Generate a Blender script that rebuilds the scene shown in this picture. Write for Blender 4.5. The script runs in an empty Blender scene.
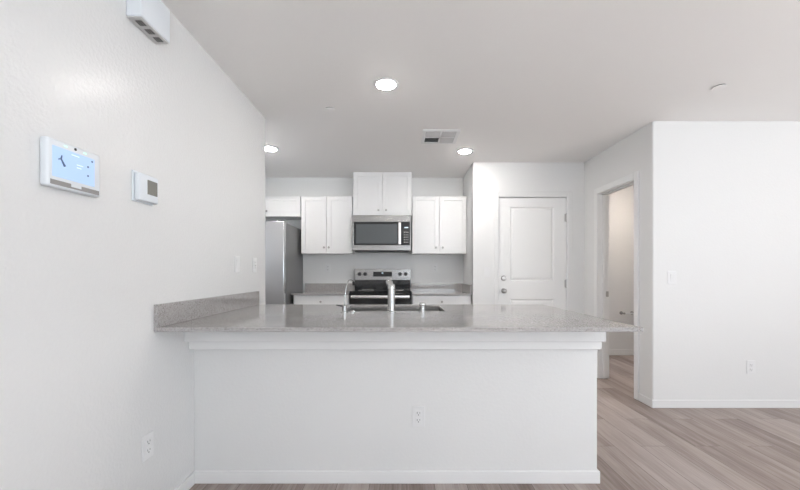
import bpy, bmesh, math, random
from mathutils import Vector, Matrix
random.seed(7)
PI = math.pi
sc = bpy.context.scene
C = bpy.context.collection

# ------------------------------------------------------------------ camera, world, light, exposure
EYE = 1.18            # eye height above the floor
CEIL = 2.49           # ceiling height
cam_d = bpy.data.cameras.new('camera')
cam_d.sensor_width = 36.0
cam_d.lens = 16.2
cam_d.shift_x = -2 / 800
cam_d.shift_y = 27 / 800
cam_d.clip_start = 0.02
cam = bpy.data.objects.new('camera', cam_d)
C.objects.link(cam)
cam.location = (0, 0, EYE)
cam.rotation_euler = (PI / 2, 0, 0)
sc.camera = cam

W = bpy.data.worlds.new('sky')
sc.world = W
W.use_nodes = True
wb = W.node_tree.nodes['Background']
wb.inputs[0].default_value = (0.75, 0.85, 1.0, 1)
wb.inputs[1].default_value = 1.5

sc.view_settings.view_transform = 'Standard'
sc.view_settings.look = 'None'
sc.view_settings.gamma = 1.0
sc.view_settings.use_curve_mapping = False
sc.view_settings.exposure = 0.17

LAMP_STRENGTH = 150.0
BATH_STRENGTH = 280.0


def area(name, loc, rot, sx, sy, power, color):
    d = bpy.data.lights.new(name, 'AREA')
    d.shape = 'RECTANGLE'
    d.size = sx
    d.size_y = sy
    d.energy = power
    d.color = color
    o = bpy.data.objects.new(name, d)
    o.location = loc
    o.rotation_euler = rot
    C.objects.link(o)
    return o


TILT = 1.25           # turns the added fill upwards to brighten the ceiling
# daylight fill added at made-up openings behind the camera and at far right
area('added_rear_daylight', (1.9, -3.36, 1.25), (PI / 2 + TILT, 0, 0), 2.9, 2.0, 105.0, (0.88, 0.95, 1.0))
area('added_side_daylight', (5.27, -1.5, 1.25), (PI / 2 + TILT, 0, PI / 2), 2.9, 2.0, 85.0, (0.88, 0.95, 1.0))
area('added_kitchen_daylight', (-2.35, 3.6, 1.6), (PI / 2 + 0.3, 0, -PI / 2), 0.8, 1.0, 2.5, (0.93, 0.97, 1.0))  # faint fill added at an invented opening in the kitchen


# unseen sun added to bounce off the floor, let in by the invented openings
sd = bpy.data.lights.new('sun', 'SUN')
sd.energy = 60.0
sd.angle = math.radians(0.6)
sd.color = (0.86, 0.95, 1.0)
so = bpy.data.objects.new('sun', sd)
so.rotation_euler = Vector((-0.80, 0.40, -1.05)).to_track_quat('-Z', 'Y').to_euler()
so.location = (8, -4, 6)
C.objects.link(so)

# ------------------------------------------------------------------ materials
def base_mat(name, color, rough=0.5, metal=0.0, spec=None, coat=None):
    m = bpy.data.materials.new(name)
    m.use_nodes = True
    b = m.node_tree.nodes['Principled BSDF']
    b.inputs['Base Color'].default_value = (*color, 1)
    b.inputs['Roughness'].default_value = rough
    b.inputs['Metallic'].default_value = metal
    if spec is not None:
        b.inputs['Specular IOR Level'].default_value = spec
    if coat is not None:
        b.inputs['Coat Weight'].default_value = coat
        b.inputs['Coat Roughness'].default_value = 0.08
    return m


def N(m, t, **kw):
    n = m.node_tree.nodes.new(t)
    for k, v in kw.items():
        setattr(n, k, v)
    return n


def coords(m, scale=(1, 1, 1), rot=(0, 0, 0)):
    tc = N(m, 'ShaderNodeTexCoord')
    geo = N(m, 'ShaderNodeNewGeometry')
    mp = N(m, 'ShaderNodeMapping')
    mp.inputs['Scale'].default_value = scale
    mp.inputs['Rotation'].default_value = rot
    m.node_tree.links.new(geo.outputs['Position'], mp.inputs['Vector'])
    m.node_tree.nodes.remove(tc)
    return mp.outputs['Vector']


def paint(name, color, rough=0.5, bump=0.25, scale=55.0, spec=0.5, dist=0.004):
    """painted drywall with an orange peel / knock-down texture"""
    m = base_mat(name, color, rough, spec=spec)
    L = m.node_tree.links
    b = m.node_tree.nodes['Principled BSDF']
    v = coords(m)
    n = N(m, 'ShaderNodeTexNoise')
    n.inputs['Scale'].default_value = scale
    n.inputs['Detail'].default_value = 3
    n.inputs['Roughness'].default_value = 0.55
    L.new(v, n.inputs['Vector'])
    r = N(m, 'ShaderNodeMapRange')
    r.inputs['From Min'].default_value = 0.42
    r.inputs['From Max'].default_value = 0.62
    L.new(n.outputs['Fac'], r.inputs['Value'])
    bp = N(m, 'ShaderNodeBump')
    bp.inputs['Strength'].default_value = bump
    bp.inputs['Distance'].default_value = dist
    L.new(r.outputs['Result'], bp.inputs['Height'])
    L.new(bp.outputs['Normal'], b.inputs['Normal'])
    return m


def wood_floor(name):
    m = base_mat(name, (0.4, 0.35, 0.3), 0.42, spec=0.4)
    L = m.node_tree.links
    b = m.node_tree.nodes['Principled BSDF']
    v = coords(m, rot=(0, 0, PI / 2))          # bricks run along Y
    br = N(m, 'ShaderNodeTexBrick')
    br.offset = 0.37
    br.inputs['Color1'].default_value = (0, 0, 0, 1)
    br.inputs['Color2'].default_value = (1, 1, 1, 1)
    br.inputs['Mortar'].default_value = (0.5, 0.5, 0.5, 1)
    br.inputs['Scale'].default_value = 1.0
    br.inputs['Mortar Size'].default_value = 0.0016
    br.inputs['Mortar Smooth'].default_value = 0.2
    br.inputs['Bias'].default_value = 0.0
    br.inputs['Brick Width'].default_value = 1.22
    br.inputs['Row Height'].default_value = 0.18
    L.new(v, br.inputs['Vector'])
    # grain stretched along the planks, shifted plank by plank
    geo = N(m, 'ShaderNodeNewGeometry')
    sh = N(m, 'ShaderNodeVectorMath', operation='SCALE')
    L.new(br.outputs['Color'], sh.inputs[0])
    sh.inputs['Scale'].default_value = 7.0
    ad = N(m, 'ShaderNodeVectorMath', operation='ADD')
    L.new(geo.outputs['Position'], ad.inputs[0])
    L.new(sh.outputs['Vector'], ad.inputs[1])
    mp = N(m, 'ShaderNodeMapping')
    mp.inputs['Scale'].default_value = (7.5, 0.6, 1)
    L.new(ad.outputs['Vector'], mp.inputs['Vector'])
    n1 = N(m, 'ShaderNodeTexNoise')
    n1.inputs['Scale'].default_value = 1.6
    n1.inputs['Detail'].default_value = 6
    n1.inputs['Roughness'].default_value = 0.6
    n1.inputs['Distortion'].default_value = 0.6
    L.new(mp.outputs['Vector'], n1.inputs['Vector'])
    mp2 = N(m, 'ShaderNodeMapping')
    mp2.inputs['Scale'].default_value = (90, 3.0, 1)
    L.new(ad.outputs['Vector'], mp2.inputs['Vector'])
    n2 = N(m, 'ShaderNodeTexNoise')
    n2.inputs['Scale'].default_value = 1.5
    n2.inputs['Detail'].default_value = 3
    L.new(mp2.outputs['Vector'], n2.inputs['Vector'])
    cr = N(m, 'ShaderNodeValToRGB')
    e = cr.color_ramp.elements
    e[0].position = 0.30
    e[0].color = (0.20, 0.15, 0.127, 1)
    e[1].position = 0.70
    e[1].color = (0.49, 0.425, 0.395, 1)
    mid = cr.color_ramp.elements.new(0.5)
    mid.color = (0.36, 0.293, 0.262, 1)
    mx = N(m, 'ShaderNodeMath', operation='MULTIPLY_ADD')
    L.new(n2.outputs['Fac'], mx.inputs[0])
    mx.inputs[1].default_value = 0.35
    s2 = N(m, 'ShaderNodeMath', operation='MULTIPLY')
    L.new(n1.outputs['Fac'], s2.inputs[0])
    s2.inputs[1].default_value = 0.66
    L.new(s2.outputs[0], mx.inputs[2])
    # plank tone
    pt = N(m, 'ShaderNodeMath', operation='MULTIPLY_ADD')
    sep = N(m, 'ShaderNodeSeparateColor')
    L.new(br.outputs['Color'], sep.inputs[0])
    L.new(sep.outputs[0], pt.inputs[0])
    pt.inputs[1].default_value = 0.22
    pt.inputs[2].default_value = -0.10
    sm = N(m, 'ShaderNodeMath', operation='ADD')
    L.new(mx.outputs[0], sm.inputs[0])
    L.new(pt.outputs[0], sm.inputs[1])
    L.new(sm.outputs[0], cr.inputs['Fac'])
    mm = N(m, 'ShaderNodeMix', data_type='RGBA')
    L.new(br.outputs['Fac'], mm.inputs[0])
    L.new(cr.outputs['Color'], mm.inputs[6])
    mm.inputs[7].default_value = (0.13, 0.10, 0.085, 1)
    L.new(mm.outputs[2], b.inputs['Base Color'])
    bp = N(m, 'ShaderNodeBump')
    bp.inputs['Strength'].default_value = 0.12
    bp.inputs['Distance'].default_value = 0.001
    L.new(n2.outputs['Fac'], bp.inputs['Height'])
    L.new(bp.outputs['Normal'], b.inputs['Normal'])
    return m


def quartz(name):
    m = base_mat(name, (0.4, 0.37, 0.35), 0.08, spec=0.75)
    L = m.node_tree.links
    b = m.node_tree.nodes['Principled BSDF']
    v = coords(m)
    n = N(m, 'ShaderNodeTexNoise')
    n.inputs['Scale'].default_value = 260
    n.inputs['Detail'].default_value = 2
    L.new(v, n.inputs['Vector'])
    vo = N(m, 'ShaderNodeTexVoronoi')
    vo.inputs['Scale'].default_value = 190
    L.new(v, vo.inputs['Vector'])
    cr = N(m, 'ShaderNodeValToRGB')
    e = cr.color_ramp.elements
    e[0].position = 0.36
    e[0].color = (0.20, 0.182, 0.174, 1)
    e[1].position = 0.64
    e[1].color = (0.36, 0.332, 0.318, 1)
    L.new(n.outputs['Fac'], cr.inputs['Fac'])
    mx = N(m, 'ShaderNodeMix', data_type='RGBA')
    mx.inputs[0].default_value = 0.22
    L.new(cr.outputs['Color'], mx.inputs[6])
    hs = N(m, 'ShaderNodeHueSaturation')
    hs.inputs['Saturation'].default_value = 0.0
    L.new(vo.outputs['Color'], hs.inputs['Color'])
    L.new(hs.outputs['Color'], mx.inputs[7])
    L.new(mx.outputs[2], b.inputs['Base Color'])
    return m


def steel(name, color=(0.62, 0.61, 0.60), rough=0.28, axis=(1, 1, 120)):
    m = base_mat(name, color, rough, metal=1.0)
    L = m.node_tree.links
    b = m.node_tree.nodes['Principled BSDF']
    v = coords(m, scale=axis)
    n = N(m, 'ShaderNodeTexNoise')
    n.inputs['Scale'].default_value = 6
    n.inputs['Detail'].default_value = 2
    L.new(v, n.inputs['Vector'])
    r = N(m, 'ShaderNodeMapRange')
    r.inputs['To Min'].default_value = rough - 0.06
    r.inputs['To Max'].default_value = rough + 0.08
    L.new(n.outputs['Fac'], r.inputs['Value'])
    L.new(r.outputs['Result'], b.inputs['Roughness'])
    return m


def emit(name, color, strength):
    m = bpy.data.materials.new(name)
    m.use_nodes = True
    b = m.node_tree.nodes['Principled BSDF']
    b.inputs['Base Color'].default_value = (*color, 1)
    b.inputs['Emission Color'].default_value = (*color, 1)
    b.inputs['Emission Strength'].default_value = strength
    return m


M = {}
M['wall'] = paint('wall_paint', (0.80, 0.80, 0.793), 0.5, 0.10, 60, 0.5, 0.002)
M['wall_left'] = paint('semi_gloss_wall_paint', (0.80, 0.80, 0.793), 0.21, 0.22, 75, 0.5, 0.0025)
M['ceiling'] = paint('ceiling_paint', (0.93, 0.915, 0.90), 0.7, 0.08, 45, 0.3, 0.002)
M['trim'] = base_mat('trim_paint', (0.85, 0.85, 0.845), 0.35)
M['door'] = base_mat('door_paint', (0.86, 0.86, 0.85), 0.38)
M['cabinet'] = base_mat('cabinet_lacquer', (0.83, 0.83, 0.83), 0.33)
M['floor'] = wood_floor('vinyl_plank')
M['quartz'] = quartz('speckled_quartz')
M['steel'] = steel('brushed_steel', (0.36, 0.355, 0.35), 0.26)
M['steel_v'] = steel('brushed_steel_fridge', (0.60, 0.605, 0.62), 0.22, (1, 1, 60))
M['fridge_side'] = base_mat('grey_enamel', (0.21, 0.21, 0.212), 0.4, metal=0.3)
M['chrome'] = base_mat('chrome', (0.55, 0.55, 0.54), 0.14, metal=1.0)
M['nickel'] = base_mat('satin_nickel', (0.42, 0.41, 0.40), 0.3, metal=1.0)
M['black_glass'] = base_mat('black_glass', (0.012, 0.013, 0.015), 0.08, spec=0.6)
M['mw_glass'] = base_mat('smoked_glass', (0.055, 0.065, 0.07), 0.22, spec=0.9)
M['black'] = base_mat('black_plastic', (0.015, 0.015, 0.017), 0.4)
M['dark'] = base_mat('dark_cavity', (0.05, 0.05, 0.05), 0.7)
M['grey_plastic'] = base_mat('grey_plastic', (0.33, 0.32, 0.31), 0.5)
M['lcd'] = base_mat('grey_display', (0.23, 0.225, 0.20), 0.25)
M['white_plastic'] = base_mat('white_plastic', (0.84, 0.85, 0.86), 0.35)
M['cool_plastic'] = base_mat('cool_white_plastic', (0.80, 0.84, 0.88), 0.35)
M['plate'] = base_mat('switch_plate_plastic', (0.81, 0.81, 0.81), 0.3)
M['screen'] = emit('blue_screen', (0.42, 0.58, 0.80), 0.36)
M['icon'] = base_mat('screen_icon', (0.10, 0.16, 0.30), 0.4)
M['icon_light'] = emit('screen_icon_light', (0.75, 0.88, 1.0), 0.45)
M['led_green'] = emit('green_led', (0.45, 1.0, 0.7), 0.9)
M['lamp'] = emit('lamp_lens', (1.0, 0.955, 0.91), LAMP_STRENGTH)
M['lamp_kitchen'] = emit('kitchen_lamp_lens', (1.0, 0.955, 0.91), LAMP_STRENGTH * 1.45)
M['lamp_bath'] = emit('bathroom_lamp_lens', (1.0, 0.86, 0.74), BATH_STRENGTH)
M['steel_light'] = steel('bright_brushed_steel', (0.8, 0.79, 0.78), 0.3)
M['sink'] = steel('sink_steel', (0.36, 0.35, 0.34), 0.3, (1, 40, 1))
M['louver'] = base_mat('louver_paint', (0.62, 0.615, 0.61), 0.5)
M['sink'].node_tree.nodes['Principled BSDF'].inputs['Base Color'].default_value = (.42, .41, .40, 1)
M['white_metal'] = base_mat('white_register_metal', (0.84, 0.84, 0.84), 0.4)


# ------------------------------------------------------------------ mesh helpers
def nb():
    return bmesh.new()


def box(bm, x0, x1, y0, y1, z0, z1, bev=0.0, seg=2):
    r = bmesh.ops.create_cube(bm, size=1)
    vs = r['verts']
    bmesh.ops.scale(bm, vec=(abs(x1 - x0), abs(y1 - y0), abs(z1 - z0)), verts=vs)
    bmesh.ops.translate(bm, vec=((x0 + x1) / 2, (y0 + y1) / 2, (z0 + z1) / 2), verts=vs)
    if bev > 0:
        es = list({e for v in vs for e in v.link_edges})
        bmesh.ops.bevel(bm, geom=es, offset=bev, segments=seg, profile=0.5, affect='EDGES')
    return bm


def bevel_corner(bm, x, y, r, seg=4):
    es = [e for e in bm.edges if all(abs(v.co.x - x) < 1e-5 and abs(v.co.y - y) < 1e-5 for v in e.verts)]
    bmesh.ops.bevel(bm, geom=es, offset=r, segments=seg, profile=0.5, affect='EDGES')
    return bm


AX = {'X': Matrix.Rotation(PI / 2, 3, 'Y'), 'Y': Matrix.Rotation(-PI / 2, 3, 'X'), 'Z': Matrix.Identity(3)}


def lathe(bm, prof, at=(0, 0, 0), axis='Z', seg=32):
    """prof: (radius, height) pairs, turned about an axis through at"""
    R = AX[axis] if isinstance(axis, str) else axis
    rings = []
    for r, h in prof:
        if r < 1e-6:
            rings.append([bm.verts.new(R @ Vector((0, 0, h)) + Vector(at))])
        else:
            rings.append([bm.verts.new(R @ Vector((r * math.cos(2 * PI * i / seg), r * math.sin(2 * PI * i / seg), h)) + Vector(at)) for i in range(seg)])
    for a, b in zip(rings, rings[1:]):
        if len(a) == 1 and len(b) == 1:
            continue
        for i in range(seg):
            j = (i + 1) % seg
            if len(a) == 1:
                bm.faces.new((a[0], b[j], b[i]))
            elif len(b) == 1:
                bm.faces.new((a[i], a[j], b[0]))
            else:
                bm.faces.new((a[i], a[j], b[j], b[i]))
    if len(rings[0]) > 1:
        bm.faces.new(list(reversed(rings[0])))
    if len(rings[-1]) > 1:
        bm.faces.new(rings[-1])
    return bm


def tube(bm, pts, rad, seg=14):
    pts = [Vector(p) for p in pts]
    rads = rad if isinstance(rad, (list, tuple)) else [rad] * len(pts)
    rings = []
    up = None
    for i, p in enumerate(pts):
        t = (pts[min(i + 1, len(pts) - 1)] - pts[max(i - 1, 0)]).normalized()
        if up is None:
            up = t.orthogonal().normalized()
        else:
            up = (up - t * up.dot(t)).normalized()
        s = t.cross(up)
        rings.append([bm.verts.new(p + (up * math.cos(2 * PI * k / seg) + s * math.sin(2 * PI * k / seg)) * rads[i]) for k in range(seg)])
    for a, b in zip(rings, rings[1:]):
        for k in range(seg):
            j = (k + 1) % seg
            bm.faces.new((a[k], a[j], b[j], b[k]))
    bm.faces.new(list(reversed(rings[0])))
    bm.faces.new(rings[-1])
    return bm


def obj(name, bm, mat, parent=None, smooth=False):
    bmesh.ops.recalc_face_normals(bm, faces=bm.faces[:])
    me = bpy.data.meshes.new(name)
    bm.to_mesh(me)
    bm.free()
    me.materials.append(mat)
    if smooth:
        for p in me.polygons:
            p.use_smooth = True
        try:
            me.set_sharp_from_angle(angle=math.radians(35))
        except Exception:
            pass
    o = bpy.data.objects.new(name, me)
    C.objects.link(o)
    if parent is not None:
        o.parent = parent
    return o


def thing(name, label, cat, loc=(0, 0, 0), rotz=0.0, group=None, kind=None):
    o = bpy.data.objects.new(name, None)
    o.empty_display_size = 0.1
    o.location = loc
    o.rotation_euler = (0, 0, rotz)
    C.objects.link(o)
    if label:
        o['label'] = label
    if cat:
        o['category'] = cat
    if group:
        o['group'] = group
    if kind:
        o['kind'] = kind
    return o


def tag(o, label, cat, group=None):
    o['label'] = label
    o['category'] = cat
    if group:
        o['group'] = group
    return o


def struct(name, bm, mat, label=None, cat=None, parent=None):
    o = obj(name, bm, mat, parent)
    o['kind'] = 'structure'
    if label:
        o['label'] = label
        o['category'] = cat
    return o


# ------------------------------------------------------------------ room dimensions (metres)
XL = -1.163           # living side of the left wall
YE = 3.075             # end of the left wall
YR = 3.13             # frontal wall on the right
XS = 2.18             # wall with the bathroom opening
YD = 4.305            # wall with the white entry door
XN = 0.85             # side wall of the kitchen niche
YB = 5.0              # back wall of the kitchen
XK = -2.38            # far left wall of the kitchen
XR = 5.3
YBK = -3.4            # wall behind the camera
T = 0.12

# floor, ceiling
struct('floor', box(nb(), XK - T, XR + T, YBK - T, 5.3, -0.08, 0.0), M['floor'], 'grey brown wood plank floor running towards the kitchen', 'floor')
struct('ceiling', box(nb(), XK - T, XR + T, YBK - T, 5.3, CEIL, CEIL + 0.1), M['ceiling'], 'flat off-white ceiling over living area and kitchen', 'ceiling')

# left wall, its end turned round the fridge recess with a soft corner
struct('wall_left', bevel_corner(box(nb(), XL - T, XL, YBK, YE, 0, CEIL), XL, YE, 0.014), M['wall_left'], 'long white textured wall on the left with thermostat and alarm panel', 'wall')
struct('wall_kitchen_front', box(nb(), XK, XL - T + 0.001, YE - T, YE, 0, CEIL), M['wall'])
bm = nb()
box(bm, XK - T, XK, YE - T, 3.2, 0, CEIL)
box(bm, XK - T, XK, 4.0, YB + T, 0, CEIL)
box(bm, XK - T, XK, 3.2, 4.0, 0, 1.1)
box(bm, XK - T, XK, 3.2, 4.0, 2.1, CEIL)
struct('wall_kitchen_left', bm, M['wall'])
bm = nb()
for a, b in ((3.2, 3.24), (3.96, 4.0)):
    box(bm, XK - .09, XK - .04, a, b, 1.1, 2.1)
for a, b in ((1.1, 1.14), (2.06, 2.1), (1.59, 1.61)):
    box(bm, XK - .09, XK - .04, 3.2, 4.0, a, b)
struct('added_window_3', bm, M['trim'])  # invented frame, added out of view as a daylight source for the kitchen
struct('wall_back', box(nb(), XK, XN + 0.01, YB, YB + T, 0, CEIL), M['wall'], 'white kitchen back wall behind the cabinets', 'wall')
struct('wall_niche', box(nb(), XN, XN + 0.10, YD, YB + T, 0, CEIL), M['wall'])

# wall holding the entry door: the opening is framed by three pieces in one mesh
DX0, DX1, DZ = 1.148, 1.985, 2.09
bm = nb()
box(bm, XN, DX0, YD, YD + T, 0, CEIL)
box(bm, DX1, XS + 0.002, YD, YD + T, 0, CEIL)
box(bm, DX0, DX1, YD, YD + T, DZ, CEIL)
struct('wall_entry', bm, M['wall'], 'white wall holding the closed panelled door', 'wall')

# side wall with bathroom opening
OY0, OY1, OZ = 3.36, 4.01, 2.055
bm = nb()
box(bm, XS, XS + T, YR + T - .001, OY0, 0, CEIL)
box(bm, XS, XS + T, OY1, YD + T, 0, CEIL)
box(bm, XS, XS + T, OY0, OY1, OZ, CEIL)
struct('wall_side', bm, M['wall'], 'narrow white wall around the open bathroom doorway', 'wall')
# frontal right wall
struct('wall_right', bevel_corner(box(nb(), XS, XR, YR, YR + T, 0, CEIL), XS, YR, 0.014), M['wall'], 'plain white wall on the right with switch and outlet', 'wall')
bm = nb()
FY0, FY1 = -3.0, 0.0
box(bm, XR, XR + T, YBK, FY0, 0, CEIL)
box(bm, XR, XR + T, FY1, 5.3, 0, CEIL)
box(bm, XR, XR + T, FY0, FY1, 2.30, CEIL)
box(bm, XR, XR + T, FY0, FY1, 0, 0.20)
struct('wall_far_right', bm, M['wall'])
bm = nb()
for a, b in ((FY0, FY0 + .05), (FY1 - .05, FY1), (-1.53, -1.47)):
    box(bm, XR + .03, XR + .09, a, b, .2, 2.3)
box(bm, XR + .03, XR + .09, FY0, FY1, .2, .25)
box(bm, XR + .03, XR + .09, FY0, FY1, 2.25, 2.3)
struct('added_window_2', bm, M['trim'])  # added out of view only to bring in daylight from the right
struct('wall_bathroom', box(nb(), XS + T, XR, 5.11, 5.11 + T, 0, CEIL), M['wall'], 'warm lit white wall inside the bathroom', 'wall')
# wall behind the camera with an opening added to let daylight in
bm = nb()
WX0, WX1, WZ0, WZ1 = 0.40, 3.40, 0.20, 2.30
box(bm, XL - T, WX0, YBK - T, YBK, 0, CEIL)
box(bm, WX1, XR, YBK - T, YBK, 0, CEIL)
box(bm, WX0, WX1, YBK - T, YBK, WZ1, CEIL)
box(bm, WX0, WX1, YBK - T, YBK, 0, WZ0)
struct('wall_rear', bm, M['wall'])
bm = nb()
for a, b in ((WX0, WX0 + .05), (WX1 - .05, WX1), ((WX0 + WX1) / 2 - .03, (WX0 + WX1) / 2 + .03)):
    box(bm, a, b, YBK - .09, YBK - .03, WZ0, WZ1)
box(bm, WX0, WX1, YBK - .09, YBK - .03, WZ0, WZ0 + .05)
box(bm, WX0, WX1, YBK - .09, YBK - .03, WZ1 - .05, WZ1)
struct('added_window_1', bm, M['trim'])  # unseen frame, made up for the daylight behind the camera


# baseboards: thin boards with a rounded top edge, extruded along a path direction
def board(name, x0, x1, y0, y1, h=0.07, label=None):
    bm = box(nb(), x0, x1, y0, y1, 0.0005, h, 0.004, 2)
    return struct(name, bm, M['trim'], label, 'baseboard' if label else None)


BT = 0.012
board('baseboard_left', XL, XL + BT, YBK, 2.003)
board('baseboard_right', XS - BT, XR, YR - BT, YR, label='white baseboard along the wall on the right')
board('baseboard_side', XS - BT, XS, YR - BT + .001, OY0 - 0.057)
board('baseboard_side_far', XS - BT, XS, OY1 + 0.057, YD - BT)
board('baseboard_entry', DX1 + 0.05, XS, YD - BT, YD)
board('baseboard_entry_left', XN, DX0 - 0.05, YD - BT, YD)
board('baseboard_bathroom', XS + T, XR, 5.11 - BT, 5.11, 0.085)

# ------------------------------------------------------------------ the peninsula
KX, KY = 1.092, 2.015      # right end and front face of the half wall
struct('wall_peninsula', box(nb(), XL, KX, KY, KY + T, 0, 0.899, 0.003), M['wall'], 'white half wall carrying the breakfast bar countertop', 'wall')
bm = nb()
box(bm, XL, KX + BT, KY - BT, KY + 0.001, 0.0005, 0.07, 0.004)
box(bm, KX, KX + BT, KY - BT + 0.002, KY + T, 0.0005, 0.07, 0.004)
struct('baseboard_peninsula', bm, M['trim'], 'white baseboard at the foot of the half wall', 'baseboard')
struct('trim_1', box(nb(), XL + 0.0, KX - .004, 1.920, KY, 0.806, 0.8995, 0.003), M['trim'], 'wide white apron board right under the countertop', 'trim')
struct('trim_2', box(nb(), XL + 0.0, KX - .004, 1.962, KY, 0.757, 0.8055, 0.003), M['trim'], 'narrower white moulding strip below the apron board', 'trim')

# countertop with sink cut-out
CY0, CY1, CX1 = 1.685, 2.885, 1.130
SX0, SX1, SY0, SY1 = -0.395, 0.285, 2.405, 2.80
CT = 0.92


def slab(xs, ys, z0, z1, hole=None, bev=0.002):
    bm = nb()
    top = {}
    bot = {}
    for i, x in enumerate(xs):
        for j, y in enumerate(ys):
            top[i, j] = bm.verts.new((x, y, z1))
            bot[i, j] = bm.verts.new((x, y, z0))
    cells = [(i, j) for i in range(len(xs) - 1) for j in range(len(ys) - 1) if (i, j) != hole]
    cs = set(cells)
    for i, j in cells:
        bm.faces.new((top[i, j], top[i + 1, j], top[i + 1, j + 1], top[i, j + 1]))
        bm.faces.new((bot[i, j], bot[i, j + 1], bot[i + 1, j + 1], bot[i + 1, j]))
        for (di, dj, a, b) in ((-1, 0, (0, 0), (0, 1)), (1, 0, (1, 1), (1, 0)), (0, -1, (1, 0), (0, 0)), (0, 1, (0, 1), (1, 1))):
            if (i + di, j + dj) not in cs:
                p, q = (i + a[0], j + a[1]), (i + b[0], j + b[1])
                bm.faces.new((top[p], top[q], bot[q], bot[p]))
    bmesh.ops.recalc_face_normals(bm, faces=bm.faces[:])
    if bev:
        es = [e for e in bm.edges if len(e.link_faces) == 2 and e.calc_face_angle() > 0.5]
        bmesh.ops.bevel(bm, geom=es, offset=bev, segments=2, profile=0.5, affect='EDGES')
    return bm


t = thing('countertop', 'speckled grey quartz breakfast bar countertop on the half wall', 'countertop', (0, CY0, 0.9))
o = obj('slab', slab([XL, SX0, SX1, CX1], [0, SY0 - CY0, SY1 - CY0, CY1 - CY0], 0.0, 0.02, (1, 1)), M['quartz'], t)
o = obj('backsplash', box(nb(), XL, XL + 0.02, 0.0, CY1 - CY0, 0.0202, 0.127, 0.0015), M['quartz'], t)

# cabinet body under the sink side of the peninsula (doors face the kitchen)


def shaker(bm, x0, x1, z0, z1, yf, facing=-1, rail=0.055, th=0.019):
    """door with its front face at yf looking along facing*Y"""
    ya, yb = yf, yf - facing * th
    yr = yf - facing * 0.008
    b = 0.0018
    for (a, c, d, e) in ((x0, x0 + rail, z0, z1), (x1 - rail, x1, z0, z1), (x0 + rail - .0005, x1 - rail + .0005, z0, z0 + rail), (x0 + rail - .0005, x1 - rail + .0005, z1 - rail, z1)):
        box(bm, a, c, min(ya, yb), max(ya, yb), d, e, b, 2)
    box(bm, x0 + rail - .003, x1 - rail + .003, min(yr, yb), max(yr, yb), z0 + rail - .003, z1 - rail + .003)
    return bm


def knob(parent, x, z, yf, facing=-1):
    R = Matrix.Rotation(PI / 2 if facing < 0 else -PI / 2, 3, 'X')
    prof = [(0.0055, 0), (0.005, 0.010), (0.0125, 0.016), (0.014, 0.021), (0.011, 0.026), (0, 0.027)]
    return obj('knob', lathe(nb(), prof, (x, yf, z), R, 20), M['nickel'], parent, True)


def hinged(parent, x0, x1, z0, z1, yf, kx, kz, facing=-1, name='door'):
    d = obj(name, shaker(nb(), x0, x1, z0, z1, yf, facing), M['cabinet'], parent)
    knob(d, kx, kz, yf, facing)
    return d


def drawer(parent, x0, x1, z0, z1, yf, facing=-1):
    b = nb()
    box(b, x0, x1, min(yf, yf - facing * .019), max(yf, yf - facing * .019), z0, z1, 0.002)
    d = obj('drawer', b, M['cabinet'], parent)
    knob(d, (x0 + x1) / 2, (z0 + z1) / 2, yf, facing)
    return d


t = thing('sink_cabinet', 'white base cabinet below the sink on the kitchen side of the half wall', 'cabinet', (0, 0, 0))
bm = nb()
Y0c, Y1c = KY + T + 0.002, 2.82
bm.free()
for nm, a in (('side_panel', (XL + .002, XL + .02, Y0c, Y1c, 0.1, 0.899)), ('side_panel', (KX - .02, KX, Y0c, Y1c, 0.1, 0.899)),
              ('bottom_panel', (XL + .02, KX - .02, Y0c, Y1c, 0.1, 0.118)), ('back_panel', (XL + .02, KX - .02, Y0c, Y0c + .01, 0.118, 0.899)),
              ('top_rail', (XL + .02, KX - .02, Y1c - .015, Y1c, 0.86, 0.899)), ('plinth', (XL + .02, KX, Y0c, Y1c - .06, 0.001, 0.0995))):
    obj(nm, box(nb(), *a), M['cabinet'], t)
edges = [XL + .02, -0.42, -0.055, 0.31, KX - .004]
for a, b in zip(edges, edges[1:]):
    hinged(t, a + .003, b - .003, 0.125, 0.85, Y1c + .021, b - .035 if (a < -0.4 or a > 0.3) else (b - .03 if a < -.1 else a + .03), 0.80, 1)

# sink, set under the counter cut-out
t = thing('sink', 'undermount stainless steel kitchen sink in the bar countertop', 'sink', (0, 0, 0.70))
bm = nb()
w = 0.004
x0, x1, y0, y1 = SX0 - .004, SX1 + .004, SY0 - .004, SY1 + .004
zb, zt = 0.0, 0.1985
box(bm, x0 - w, x0, y0 - w, y1 + w, zb, zt)
box(bm, x1, x1 + w, y0 - w, y1 + w, zb, zt)
box(bm, x0, x1, y0 - w, y0, zb, zt)
box(bm, x0, x1, y1, y1 + w, zb, zt)
box(bm, x0, x1, y0, y1, zb, zb + w)
obj('basin', bm, M['sink'], t)
obj('drain', lathe(nb(), [(0.055, 0), (0.055, .004), (0.042, .003), (0.0, .001)], (-0.055, 2.60, 0.0045), 'Z', 28), M['chrome'], t, True)

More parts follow.
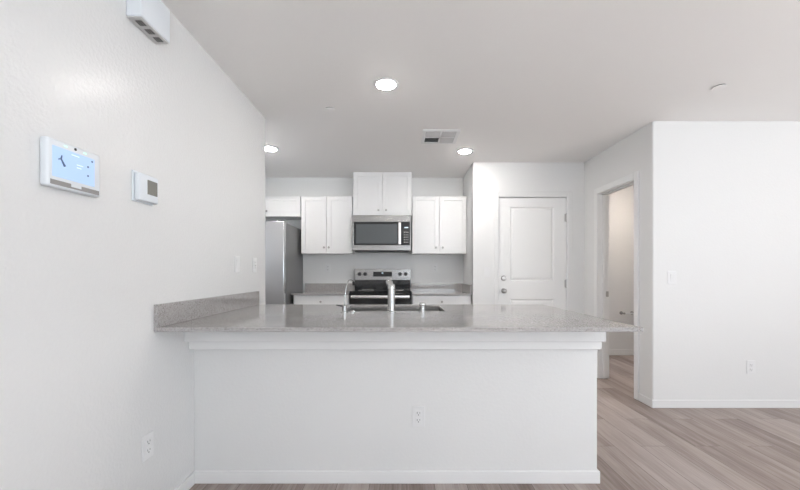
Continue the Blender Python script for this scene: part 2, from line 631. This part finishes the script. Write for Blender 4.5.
# main tap
FY = 2.325
t = thing('kitchen_faucet', 'chrome single post kitchen faucet with angled spout at the middle of the sink', 'faucet', (-0.069, FY, CT))
obj('base', lathe(nb(), [(0.030, 0.0), (0.030, 0.006), (0.026, 0.010), (0, 0.010)], seg=32), M['chrome'], t, True)
obj('body', lathe(nb(), [(0.0235, 0.010), (0.0225, 0.143), (0.0195, 0.144), (0.0195, 0.148), (0.0245, 0.149), (0.0245, 0.157), (0.0235, 0.158), (0.0235, 0.174), (0.019, 0.182), (0, 0.183)], seg=32), M['chrome'], t, True)
bm = nb()
tube(bm, [(0, 0.0, 0.150), (-0.006, 0.06, 0.176), (-0.010, 0.13, 0.188), (-0.010, 0.185, 0.176), (-0.010, 0.205, 0.150)], [0.017, 0.017, 0.0165, 0.017, 0.018], 18)
obj('spout', bm, M['chrome'], t, True)
bm = nb()
tube(bm, [(-0.006, 0.0, 0.170), (-0.016, 0.004, 0.186), (-0.024, 0.008, 0.200), (-0.028, 0.010, 0.206)], [0.018, 0.0185, 0.015, 0.008], 18)
tube(bm, [(-0.020, 0.004, 0.196), (-0.002, 0.045, 0.212)], [0.008, 0.006], 12)
obj('lever', bm, M['chrome'], t, True)

# filtered water tap: slim gooseneck with a black tip and side lever
t = thing('water_filter_faucet', 'slim chrome gooseneck filter tap left of the main faucet', 'faucet', (-0.372, FY, CT))
obj('base', lathe(nb(), [(0.024, 0), (0.024, 0.005), (0.015, 0.008), (0.015, 0.040), (0.008, 0.048), (0, 0.048)], seg=24), M['chrome'], t, True)
bm = nb()
pts = [(0, 0, 0.04), (0.004, 0, 0.10), (0.010, 0.002, 0.150), (0.018, 0.01, 0.185)]
for i in range(1, 9):
    a = PI * i / 9
    pts.append((0.018 + 0.014 * (1 - math.cos(a)), 0.01 + 0.045 * (1 - math.cos(a)), 0.185 + 0.024 * math.sin(a)))
obj('neck', tube(bm, pts, 0.0032, 10), M['chrome'], t, True)
p = Vector(pts[-1])
obj('tip', tube(nb(), [p, p + Vector((0.001, 0.004, -0.022))], 0.0085, 12), M['black'], t, True)
obj('lever', tube(nb(), [(-0.012, 0, 0.040), (-0.03, -.002, 0.043), (-0.052, -.004, 0.047)], [0.0055, 0.005, 0.0035], 10), M['black'], t, True)
# small side stopper button beside it
tag(obj('sink_hole_cover', lathe(nb(), [(0.017, 0), (0.017, 0.007), (0.012, 0.011), (0, 0.0115)], (-0.318, FY, CT + .0002), 'Z', 24), M['chrome'], None, True), 'low round chrome cap between filter tap and main faucet', 'cap')
# air gap
t = thing('air_gap', 'short capped chrome air gap cylinder right of the main faucet', 'air gap', (0.132, FY, CT))
obj('body', lathe(nb(), [(0.021, 0), (0.021, .004), (0.016, .005), (0.016, 0.040), (0, 0.040)], seg=24), M['chrome'], t, True)
obj('cap', lathe(nb(), [(0.020, 0.0402), (0.0215, 0.044), (0.0215, 0.058), (0.018, 0.063), (0, 0.064)], seg=24), M['chrome'], t, True)

# ------------------------------------------------------------------ back run of the kitchen
UZ0, UZ1, UY = 1.42, 2.175, 4.716


def upper(name, label, x0, x1, z0, z1, yfront, ndoors, knobs, group='white wall cabinets over the back counter'):
    t = thing(name, label, 'cabinet', (0, 0, 0), group=group)
    obj('body', box(nb(), x0, x1, yfront + .021, YB - .001, z0, z1, 0.0015), M['cabinet'], t)
    w = (x1 - x0) / ndoors
    for i in range(ndoors):
        hinged(t, x0 + i * w + .003, x0 + (i + 1) * w - .003, z0 + .003, z1 - .003, yfront, knobs[i][0], knobs[i][1])
    return t


upper('wall_cabinet', 'white two door wall cabinet left of the microwave', -1.323, -0.652, UZ0, UZ1, UY, 2, [(-1.018, 1.50), (-0.957, 1.50)])
upper('wall_cabinet', 'white two door wall cabinet right of the microwave', 0.132, 0.846, UZ0, UZ1, UY, 2, [(0.445, 1.50), (0.533, 1.50)])
upper('wall_cabinet', 'tall white cabinet reaching the ceiling above the microwave', -0.640, 0.128, 1.916, CEIL - .002, UY - .02, 2, [(-0.306, 1.985), (-0.206, 1.985)])
upper('wall_cabinet', 'short white cabinet above the refrigerator', -2.37, -1.330, 1.905, UZ1, UY, 2, [(-1.90, 1.97), (-1.768, 1.975)])

# microwave
t = thing('microwave', 'stainless steel over the range microwave with dark glass door', 'microwave', (-0.263, 4.60, 1.455))
obj('body', box(nb(), -.378, .378, 0.022, 0.398, 0.0, 0.452, 0.004), M['black'], t)
bm = nb()
box(bm, -.378, .378, 0.0, 0.021, 0.365, 0.452, 0.004)
box(bm, -.378, .378, 0.0, 0.021, 0.0, 0.068, 0.004)
box(bm, -.378, -.352, 0.0, 0.021, 0.06, 0.37, 0.002)
box(bm, .364, .378, 0.0, 0.021, 0.06, 0.37, 0.002)
obj('front_frame', bm, M['steel'], t)
obj('door_glass', box(nb(), -.352, .262, 0.006, 0.021, 0.067, 0.366, 0.002), M['black_glass'], t)
obj('window_screen', box(nb(), -.325, .205, 0.004, 0.0058, 0.090, 0.338, 0.0005), M['mw_glass'], t)
bm = nb()
box(bm, .214, .252, -0.035, -0.018, 0.075, 0.358, 0.007, 3)
box(bm, .224, .242, -0.02, 0.008, 0.085, 0.105, 0.002)
box(bm, .224, .242, -0.02, 0.008, 0.328, 0.348, 0.002)
obj('handle', bm, M['steel_light'], t, True)
p = obj('control_panel', box(nb(), .263, .364, 0.004, 0.021, 0.067, 0.366, 0.002), M['black_glass'], t)
bm = nb()
box(bm, .292, .342, 0.0028, 0.0042, 0.287, 0.300)
obj('display', bm, M['icon_light'], p)
bm = nb()
for r in range(5):
    for c in range(3):
        box(bm, .287 + c * .022, .301 + c * .022, 0.0032, 0.0042, 0.100 + r * .032, 0.112 + r * .032)
        obj('key', bm, M['grey_plastic'], p)
        bm = nb()
bm.free()
obj('vent_grille', box(nb(), -.345, .345, 0.03, 0.30, -0.012, 0.0002, 0.003), M['black'], t)

# range
RX0, RX1 = -0.645, 0.119
t = thing('range', 'stainless steel electric range with black glass top between the back counters', 'range', ((RX0 + RX1) / 2, 4.38, 0))
hw = 0.380
obj('body', box(nb(), -hw, hw, 0.02, 0.60, 0.09, 0.926, 0.003), M['steel'], t)
obj('cooktop', box(nb(), -hw, hw, -0.004, 0.52, 0.9262, 0.948, 0.004), M['black_glass'], t)
bm = nb()
bm.free()
for (x, y, r) in ((-.19, .16, .10), (.19, .16, .085), (-.19, .38, .08), (.19, .38, .10)):
    bm = nb()
    tube(bm, [(x + r * math.cos(2 * PI * k / 32), y + r * math.sin(2 * PI * k / 32), 0.9483) for k in range(33)], .0012, 5)
    obj('burner_ring', bm, M['grey_plastic'], t)
d = obj('oven_door', box(nb(), -hw + .003, hw - .003, -0.012, 0.019, 0.28, 0.924, 0.004), M['black_glass'], t)
bm = nb()
box(bm, -.355, .355, -0.062, -0.040, 0.862, 0.900, 0.008, 3)
box(bm, -.34, -.30, -0.045, -0.010, 0.871, 0.891, 0.002)
box(bm, .30, .34, -0.045, -0.010, 0.871, 0.891, 0.002)
obj('handle', bm, M['steel_light'], d, True)
obj('storage_drawer', box(nb(), -hw + .003, hw - .003, -0.008, 0.019, 0.10, 0.272, 0.004), M['steel'], t)
for sx in (-.33, .33):
    for sy in (.06, .54):
        obj('foot', lathe(nb(), [(0.018, 0.0), (0.018, .01), (0.01, .012), (0.01, .0905)], (sx, sy, 0), 'Z', 16), M['black'], t)
# backguard
g = obj('backguard', box(nb(), -.382, .382, 0.495, 0.560, 1.068, 1.222, 0.006, 3), M['steel'], t)
obj('backguard_base', box(nb(), -.376, .376, 0.503, 0.560, 0.9485, 1.0675, 0.002), M['black_glass'], t)
for kx in (-.313, -.236, .236, .313):
    k = obj('control_knob', lathe(nb(), [(0.026, 0), (0.026, .004), (0.021, .006), (0.019, .024), (0, .026)], (kx, 0.495, 1.153), Matrix.Rotation(PI / 2, 3, 'X'), 24), M['black'], g, True)
obj('display_panel', box(nb(), -.127, .127, 0.4925, 0.496, 1.118, 1.184, 0.001), M['black_glass'], g)
bm = nb()
box(bm, -.012, .010, 0.4915, 0.4927, 1.160, 1.172)
obj('clock_digits', bm, M['icon_light'], g)

# back counters and base cabinets
BCY = 4.362


def base_cab(label, x0, x1, ndoors, left_splash=False, right_splash=False, edge_right_wall=False):
    t = thing('base_cabinet', label, 'cabinet', (0, 0, 0), group='white base cabinets beside the range')
    bm = nb()
    box(bm, x0, x1, BCY + .045, YB - .001, 0.10, 0.899, 0.0015)
    box(bm, x0 + .002, x1 - .002, BCY + .10, YB - .001, 0.001, 0.10)
    obj('body', bm, M['cabinet'], t)
    drawer(t, x0 + .004, x1 - .004, 0.745, 0.893, BCY + .024)
    w = (x1 - x0) / ndoors
    mid = (x0 + x1) / 2
    for i in range(ndoors):
        a, b = x0 + i * w + .004, x0 + (i + 1) * w - .004
        hinged(t, a, b, 0.108, 0.737, BCY + .024, b - .03 if i == 0 else a + .03, 0.69)
    return t


base_cab('white base cabinet with drawer left of the range', -1.325, -0.650, 2)
base_cab('white base cabinet with drawer right of the range', 0.125, 0.846, 2)
t = thing('back_countertop', 'grey quartz counter between refrigerator and range', 'countertop', (0, BCY, 0.9))
obj('slab', slab([-1.342, -0.648], [0, YB - BCY - .001], 0, 0.02), M['quartz'], t)
obj('backsplash', box(nb(), -1.342, -0.648, YB - BCY - .021, YB - BCY - .001, .0202, .122, .0015), M['quartz'], t)
t = thing('back_countertop', 'grey quartz counter right of the range against the niche wall', 'countertop', (0, BCY, 0.9))
obj('slab', slab([0.122, XN - .001], [0, YB - BCY - .001], 0, 0.02), M['quartz'], t)
bm = nb()
box(bm, 0.122, XN - .001, YB - BCY - .021, YB - BCY - .001, .0202, .122, .0015)
box(bm, XN - .021, XN - .001, 0, YB - BCY - .0215, .0202, .122, .0015)
obj('backsplash', bm, M['quartz'], t)

# refrigerator
t = thing('refrigerator', 'stainless steel refrigerator with grey side at the left end of the kitchen', 'refrigerator', (-1.79, 4.14, 0))
obj('body', box(nb(), -.42, .43, 0.075, 0.80, 0.03, 1.755, 0.004), M['fridge_side'], t)
for a, b in ((-.425, .000), (.006, .435)):
    d = obj('door', box(nb(), a, b, 0.0, 0.072, 0.72, 1.77, 0.012, 3), M['steel_v'], t, True)
    hx = -.03 if a < -.1 else .04
    bm = nb()
    tube(bm, [(hx, -.045, 0.95), (hx, -.045, 1.62)], 0.011, 12)
    tube(bm, [(hx, -.045, 0.97), (hx, .002, 0.97)], 0.008, 10)
    tube(bm, [(hx, -.045, 1.60), (hx, .002, 1.60)], 0.008, 10)
    obj('handle', bm, M['steel'], d, True)
d = obj('freezer_drawer', box(nb(), -.425, .435, 0.0, 0.072, 0.06, 0.712, 0.012, 3), M['steel_v'], t, True)
bm = nb()
tube(bm, [(-.33, -.045, 0.63), (.34, -.045, 0.63)], 0.011, 12)
tube(bm, [(-.31, -.045, 0.63), (-.31, .002, 0.63)], 0.008, 10)
tube(bm, [(.32, -.045, 0.63), (.32, .002, 0.63)], 0.008, 10)
obj('handle', bm, M['steel'], d, True)
for sx in (-.38, .39):
    obj('hinge_cover', box(nb(), sx - .035, sx + .035, 0.01, 0.13, 1.7555, 1.782, 0.004), M['fridge_side'], t)
    for sy in (.12, .74):
        obj('foot', lathe(nb(), [(.02, 0.0), (.02, .012), (.012, .014), (.012, .031)], (sx, sy, 0), 'Z', 16), M['black'], t)

# ------------------------------------------------------------------ doors
# entry door: slab with two raised panels, closed
root = thing('door_1', 'closed white two panel door with knob and deadbolt', 'door', (DX0, YD, 0), kind='structure')
Wd = DX1 - DX0


def panel_door(w, h, th, panels):
    """rails and stiles around recessed fields with raised centres; front looks along -Y, front face at y=0"""
    bm = nb()
    box(bm, 0, w, 0.010, th, 0, h)
    px0, px1 = panels[0][0], panels[0][1]
    box(bm, 0, px0, 0, 0.0101, 0, h)
    box(bm, px1, w, 0, 0.0101, 0, h)
    zs = [0]
    for p in panels:
        zs += [p[2], p[3]]
    zs.append(h)
    for i in range(0, len(zs), 2):
        box(bm, px0, px1, 0, 0.0101, zs[i], zs[i + 1])
    for (a, b, c, d) in panels:
        def ring(i, y):
            return [bm.verts.new(v) for v in ((a + i, y, c + i), (b - i, y, c + i), (b - i, y, d - i), (a + i, y, d - i))]
        rs = [ring(0, 0.0), ring(0.012, 0.009), ring(0.022, 0.009), ring(0.040, 0.002)]
        for r0, r1 in zip(rs, rs[1:]):
            for k in range(4):
                j = (k + 1) % 4
                bm.faces.new((r0[k], r0[j], r1[j], r1[k]))
        bm.faces.new(rs[-1])
    return bm


lw = Wd - 0.036
leaf = obj('door_leaf', panel_door(lw, 2.062, 0.040, [(0.130, lw - 0.140, 0.24, 0.848), (0.130, lw - 0.140, 1.062, 1.955)]), M['door'], root)
leaf.location = (0.018, 0.016, 0.008)
bm = nb()
box(bm, 0.0, 0.0145, 0.0, T, 0.0, DZ - .0145)
box(bm, Wd - 0.0145, Wd, 0.0, T, 0.0, DZ - .0145)
box(bm, 0.0, Wd, 0.0, T, DZ - .0145, DZ)
box(bm, 0.0145, 0.022, 0.058, T, 0.0, DZ - .0145)
box(bm, Wd - .022, Wd - .0145, 0.058, T, 0.0, DZ - .0145)
box(bm, 0.0145, Wd - .0145, 0.058, T, DZ - .022, DZ - .0145)
obj('door_frame', bm, M['trim'], root)
bm = nb()
cw = 0.048
box(bm, -cw, 0.004, -0.008, 0.0, 0.0, DZ + cw, 0.003)
box(bm, Wd - .004, Wd + cw, -0.008, 0.0, 0.0, DZ + cw, 0.003)
box(bm, 0.004, Wd - .004, -0.008, 0.0, DZ - .004, DZ + cw, 0.003)
obj('casing', bm, M['wall'], root)
for z in (0.25, 1.04, 1.83):
    bm = nb()
    lathe(bm, [(0.007, -0.05), (0.007, 0.05)], (Wd - 0.018, 0.010, z), 'Z', 12)
    box(bm, Wd - .034, Wd - .016, 0.010, 0.0165, z - .045, z + .045)
    obj('hinge', bm, M['nickel'], root)
R = Matrix.Rotation(PI / 2, 3, 'X')
obj('deadbolt', lathe(nb(), [(0.033, 0), (0.033, .006), (0.027, .012), (0.025, .018), (0.012, .020), (0, .021)], (0.072, 0.016, 1.106), R, 28), M['nickel'], root, True)
k = obj('rose', lathe(nb(), [(0.031, 0), (0.031, .005), (0.014, .010), (0.012, .03)], (0.070, 0.016, 0.955), R, 28), M['nickel'], root, True)
obj('door_knob', lathe(nb(), [(0.012, .028), (0.022, .036), (0.028, .048), (0.026, .060), (0.016, .066), (0, .067)], (0.070, 0.016, 0.955), R, 28), M['nickel'], root, True)
bm = nb()
obj('threshold', box(bm, 0.0, Wd, 0.0, T, 0.0005, 0.012, 0.003), M['nickel'], root)
# hallway wall closing the space behind the door
# bathroom opening: jamb, casing, strike plate, open leaf swung into the bathroom
root = thing('door_2', 'open doorway with white casing leading into the bathroom', 'doorway', (XS, OY0, 0), kind='structure')
Wo = OY1 - OY0
bm = nb()
box(bm, 0.0, T, 0.0, 0.014, 0, OZ)
box(bm, 0.0, T, Wo - 0.014, Wo, 0, OZ)
box(bm, 0.0, T, 0.014, Wo - 0.014, OZ - 0.014, OZ)
box(bm, 0.045, 0.075, Wo - 0.024, Wo - 0.014, 0, OZ - .014)
box(bm, 0.045, 0.075, 0.014, Wo - 0.014, OZ - 0.024, OZ - .014)
obj('door_frame', bm, M['trim'], root)
bm = nb()
box(bm, -0.014, 0.0, -0.055, 0.006, 0.0, OZ + .055, 0.004)
box(bm, -0.014, 0.0, Wo - 0.006, Wo + 0.055, 0.0, OZ + .055, 0.004)
box(bm, -0.014, 0.0, 0.006, Wo - 0.006, OZ - .006, OZ + .055, 0.004)
obj('casing', bm, M['trim'], root)
obj('strike_plate', box(nb(), 0.083, 0.113, Wo - .0165, Wo - .0138, 0.905, 0.965, 0.001), M['nickel'], root)
obj('door_leaf', box(nb(), T + .012, T + .012 + 0.60, -0.005, 0.030, 0.01, 2.03, 0.002), M['door'], root)
for z in (0.57, 1.80):
    obj('hinge', lathe(nb(), [(0.007, -0.045), (0.007, 0.045)], (T + .006, 0.020, z), 'Z', 12), M['nickel'], root)

# toilet paper holder on the bathroom wall
t = thing('toilet_paper_holder', 'chrome double post toilet paper holder on the bathroom wall', 'paper holder', (3.185, 5.11, 0.60))
for sx in (-.075, .075):
    b = obj('post', lathe(nb(), [(0.024, 0), (0.024, .006), (0.011, .012), (0.011, .060), (0.014, .064), (0.014, .078), (0, .080)], (sx, 0, 0), R, 20), M['nickel'], t, True)
obj('roller', tube(nb(), [(-.068, -.068, 0), (.068, -.068, 0)], 0.009, 14), M['white_plastic'], t, True)


# ------------------------------------------------------------------ electrical plates
def outlet(name, label, loc, rotz, group=None):
    t = thing(name, label, 'outlet', loc, rotz, group)
    obj('cover_plate', box(nb(), -.036, .036, -0.006, -0.0002, -.058, .058, 0.0025, 2), M['plate'], t)
    for z in (-.0195, .0195):
        rc = obj('receptacle', box(nb(), -.0165, .0165, -0.0085, -0.0055, z - .0145, z + .0145, 0.0012, 2), M['plate'], t)
        bm = nb()
        box(bm, -.0085, -.006, -0.0089, -0.0080, z - .002, z + .008)
        box(bm, .006, .0085, -0.0089, -0.0080, z - .001, z + .007)
        lathe(bm, [(0.0028, 0), (0.0028, .0009)], (0, -.0080, z - .008), R, 10)
        obj('slots', bm, M['dark'], rc)
    return t


def gfci(name, label, loc, rotz, group=None, dark=False):
    t = thing(name, label, 'outlet', loc, rotz, group)
    obj('cover_plate', box(nb(), -.036, .036, -0.006, -0.0002, -.058, .058, 0.0025, 2), M['plate'], t)
    rc = obj('receptacle', box(nb(), -.0168, .0168, -0.0090, -0.0055, -.034, .034, 0.0012, 2), M['plate'], t)
    bm = nb()
    for z in (-.022, .022):
        box(bm, -.0085, -.006, -0.0094, -0.0085, z - .004, z + .004)
        box(bm, .006, .0085, -0.0094, -0.0085, z - .004, z + .004)
    box(bm, -.008, .008, -0.0098, -0.0085, -.006, -.001)
    obj('slots', bm, M['dark'], rc)
    return t


def rocker(name, label, loc, rotz, group=None):
    t = thing(name, label, 'light switch', loc, rotz, group)
    obj('cover_plate', box(nb(), -.036, .036, -0.006, -0.0002, -.058, .058, 0.0025, 2), M['plate'], t)
    bm = box(nb(), -.0165, .0165, -0.0105, -0.0055, -.033, .033, 0.001, 1)
    for v in bm.verts:
        if v.co.z < 0 and v.co.y < -0.008:
            v.co.y += 0.0035 * (-v.co.z / .033)
    obj('rocker', bm, M['plate'], t)
    return t


outlet('wall_outlet', 'white duplex outlet in the middle of the half wall', (0.092, KY - .0, 0.372), 0)
outlet('wall_outlet', 'white duplex outlet low on the right wall', (3.03, YR, 0.353), 0)
outlet('wall_outlet', 'white duplex outlet low on the left wall below the thermostat', (XL, 1.642, 0.386), PI / 2)
rocker('light_switch', 'white rocker light switch at mid height on the right wall', (2.345, YR, 1.13), 0)
rocker('light_switch', 'white rocker switch above the bar backsplash on the left wall', (XL, 2.535, 1.235), PI / 2)
gfci('wall_outlet', 'white outlet with test buttons near the end of the left wall', (XL, 2.835, 1.235), PI / 2)
outlet('wall_outlet', 'white outlet on the backsplash wall left of the range', (-1.03, YB, 1.235), 0)
outlet('wall_outlet', 'white outlet on the backsplash wall right of the range', (0.46, YB, 1.235), 0)
rocker('light_switch', 'white switch on the wall just left of the closed door', (1.022, YD, 1.18), 0)

# ------------------------------------------------------------------ devices on the left wall (local -Y looks into the room, +X runs away from the camera)
# alarm panel
t = thing('alarm_panel', 'white wall alarm keypad with lit blue touchscreen', 'alarm panel', (XL, 1.255, 1.5385), PI / 2)
obj('housing', box(nb(), -.104, .102, -0.028, -0.0002, -.079, .079, 0.009, 4), M['cool_plastic'], t, True)
s = obj('touchscreen', box(nb(), -.087, .073, -0.0292, -0.027, -.045, .055, 0.0008), M['screen'], t)
bm = nb()
q = Matrix.Rotation(math.radians(-52), 3, 'Y')
tube(bm, [(-.058, -.0295, .018), (-.045, -.0295, -.004)], [.0022, .0036], 8)
tube(bm, [(-.068, -.0295, .014), (-.058, -.0295, .018), (-.055, -.0295, .030)], [.0015, .003, .0015], 8)
obj('icon', bm, M['icon'], s)
for (x, z) in ((.045, .020), (.045, -.012), (.062, .044)):
    bm = nb()
    lathe(bm, [(0.0036, 0), (0.0036, .0006)], (x, -.0292, z), R, 12)
    obj('icon', bm, M['icon'], s)
for x, z, w_ in ((-.02, .043, .030), (.0, .014, .025), (.0, .004, .018)):
    bm = nb()
    box(bm, x, x + w_, -.0296, -.0290, z, z + .0025)
    obj('screen_text', bm, M['icon_light'], s)
obj('camera_lens', lathe(nb(), [(0.0048, 0), (0.0048, .0012), (0, .0014)], (-.004, -.0279, .0672), R, 16), M['black'], t)
for x in (-.040, .034):
    obj('status_light', box(nb(), x - .006, x + .006, -.0290, -.0275, .064, .0675, .0004), M['led_green'], t)
bm = nb()
box(bm, -.094, -.020, -0.0288, -0.020, -.072, -.056, .001)
box(bm, .020, .094, -0.0288, -0.020, -.072, -.056, .001)
box(bm, -.021, .021, -0.0288, -0.020, -.072, -.066, .001)
obj('speaker_grille', bm, M['grey_plastic'], t)

# thermostat
t = thing('thermostat', 'small square white thermostat with grey display', 'thermostat', (XL, 1.615, 1.553), PI / 2)
obj('mounting_plate', box(nb(), -.068, .062, -0.006, -0.0002, -.066, .068, 0.002, 2), M['cool_plastic'], t)
obj('housing', box(nb(), -.060, .060, -0.030, -0.0062, -.060, .060, 0.006, 3), M['cool_plastic'], t, True)
obj('display', box(nb(), -.012, .052, -0.0312, -0.029, -.026, .038, 0.0006), M['lcd'], t)

# door chime near the ceiling: box with vent slots in its underside
t = thing('door_chime', 'white door chime box with slotted underside high on the left wall', 'door chime', (XL, 1.61, 2.255), PI / 2)
bm = nb()
box(bm, -.095, .095, -0.066, -0.0002, 0.006, .165, 0.005, 3)
obj('cover', bm, M['cool_plastic'], t, True)
bm = nb()
box(bm, -.090, .090, -0.061, -0.003, 0.0, 0.0058, .001)
obj('underside', bm, M['louver'], t)
for x in (-.055, .0, .055):
    bm = nb()
    for dy in (-.045, -.035, -.025):
        box(bm, x - .017, x + .017, dy - .003, dy + .003, -0.0012, 0.0006)
    obj('vent_slots', bm, M['dark'], t)

# ------------------------------------------------------------------ ceiling things


def downlight(label, x, y, mat):
    t = thing('recessed_light', label, 'ceiling light', (x, y, CEIL), group=None)
    Rn = Matrix.Rotation(PI, 3, 'X')
    obj('trim_ring', lathe(nb(), [(0.088, 0.0003), (0.088, 0.003), (0.080, 0.007), (0.068, 0.007), (0.066, 0.0003)], (0, 0, 0), Rn, 40), M['white_metal'], t, True)
    obj('lens', lathe(nb(), [(0.066, 0.0045), (0.062, 0.0085), (0.052, 0.013), (0.03, 0.0155), (0, 0.0165)], (0, 0, 0), Rn, 40), mat, t, True)
    return t


downlight('large lit round ceiling light above the breakfast bar', -0.11, 2.51, M['lamp'])
downlight('lit round ceiling light right of the air vent', 0.68, 3.90, M['lamp_kitchen'])
downlight('lit round ceiling light partly behind the end of the left wall', -1.40, 3.82, M['lamp_kitchen'])
downlight('round ceiling light inside the bathroom', 3.0, 4.3, M['lamp_bath'])

# air register
t = thing('ceiling_vent', 'white square ceiling air register with four louvered quarters', 'air vent', (0.367, 3.48, CEIL))
bm = nb()
o_, i_ = .175, .142
for a, b, c, d in ((-o_, o_, -o_, -i_), (-o_, o_, i_, o_), (-o_, -i_, -i_, i_), (i_, o_, -i_, i_)):
    box(bm, a, b, c, d, -0.010, -0.0003, 0.003)
obj('frame', bm, M['white_metal'], t)
bm = nb()
box(bm, -.008, .008, -i_, i_, -0.010, -0.001, .001)
box(bm, -i_, i_, -.010, .010, -0.010, -0.001, .001)
obj('cross_bar', bm, M['white_metal'], t)
obj('duct_opening', box(nb(), -i_, i_, -i_, i_, -0.0012, -0.0002), M['dark'], t)
for sx in (-1, 1):
    for sy in (-1, 1):
        bm = nb()
        for k in range(7):
            yc = sy * (.020 + .0185 * k)
            a, b = (.009, .140) if sx > 0 else (-.140, -.009)
            tilt = -0.006 if not (sx < 0 and sy > 0) else 0.003
            hw_ = .0065
            vs = [bm.verts.new(v) for v in ((a, yc - hw_, -.006 - tilt), (b, yc - hw_, -.006 - tilt), (b, yc + hw_, -.006 + tilt), (a, yc + hw_, -.006 + tilt))]
            f = bm.faces.new(vs)
            r = bmesh.ops.extrude_face_region(bm, geom=[f])
            bmesh.ops.translate(bm, vec=(0, 0, .001), verts=[v for v in r['geom'] if isinstance(v, bmesh.types.BMVert)])
        obj('louver_panel', bm, M['louver'], t)


def sprinkler(label, x, y):
    Rn = Matrix.Rotation(PI, 3, 'X')
    t = thing('sprinkler_cover', label, 'sprinkler cover', (x, y, CEIL))
    obj('shadow_skirt', lathe(nb(), [(0.036, 0.0003), (0.036, 0.008)], (0, 0, 0), Rn, 36), M['grey_plastic'], t, True)  # grey ring stands in for the shadow gap behind the disc
    obj('cover_disc', lathe(nb(), [(0.0, 0.0081), (0.042, 0.0081), (0.042, 0.010), (0.039, 0.0115), (0, 0.012)], (0, 0, 0), Rn, 36), M['ceiling'], t, True)


sprinkler('round off-white sprinkler cover on the ceiling left of the vent', -0.58, 2.89)
sprinkler('round off-white sprinkler cover on the ceiling at right', 2.24, 2.54)
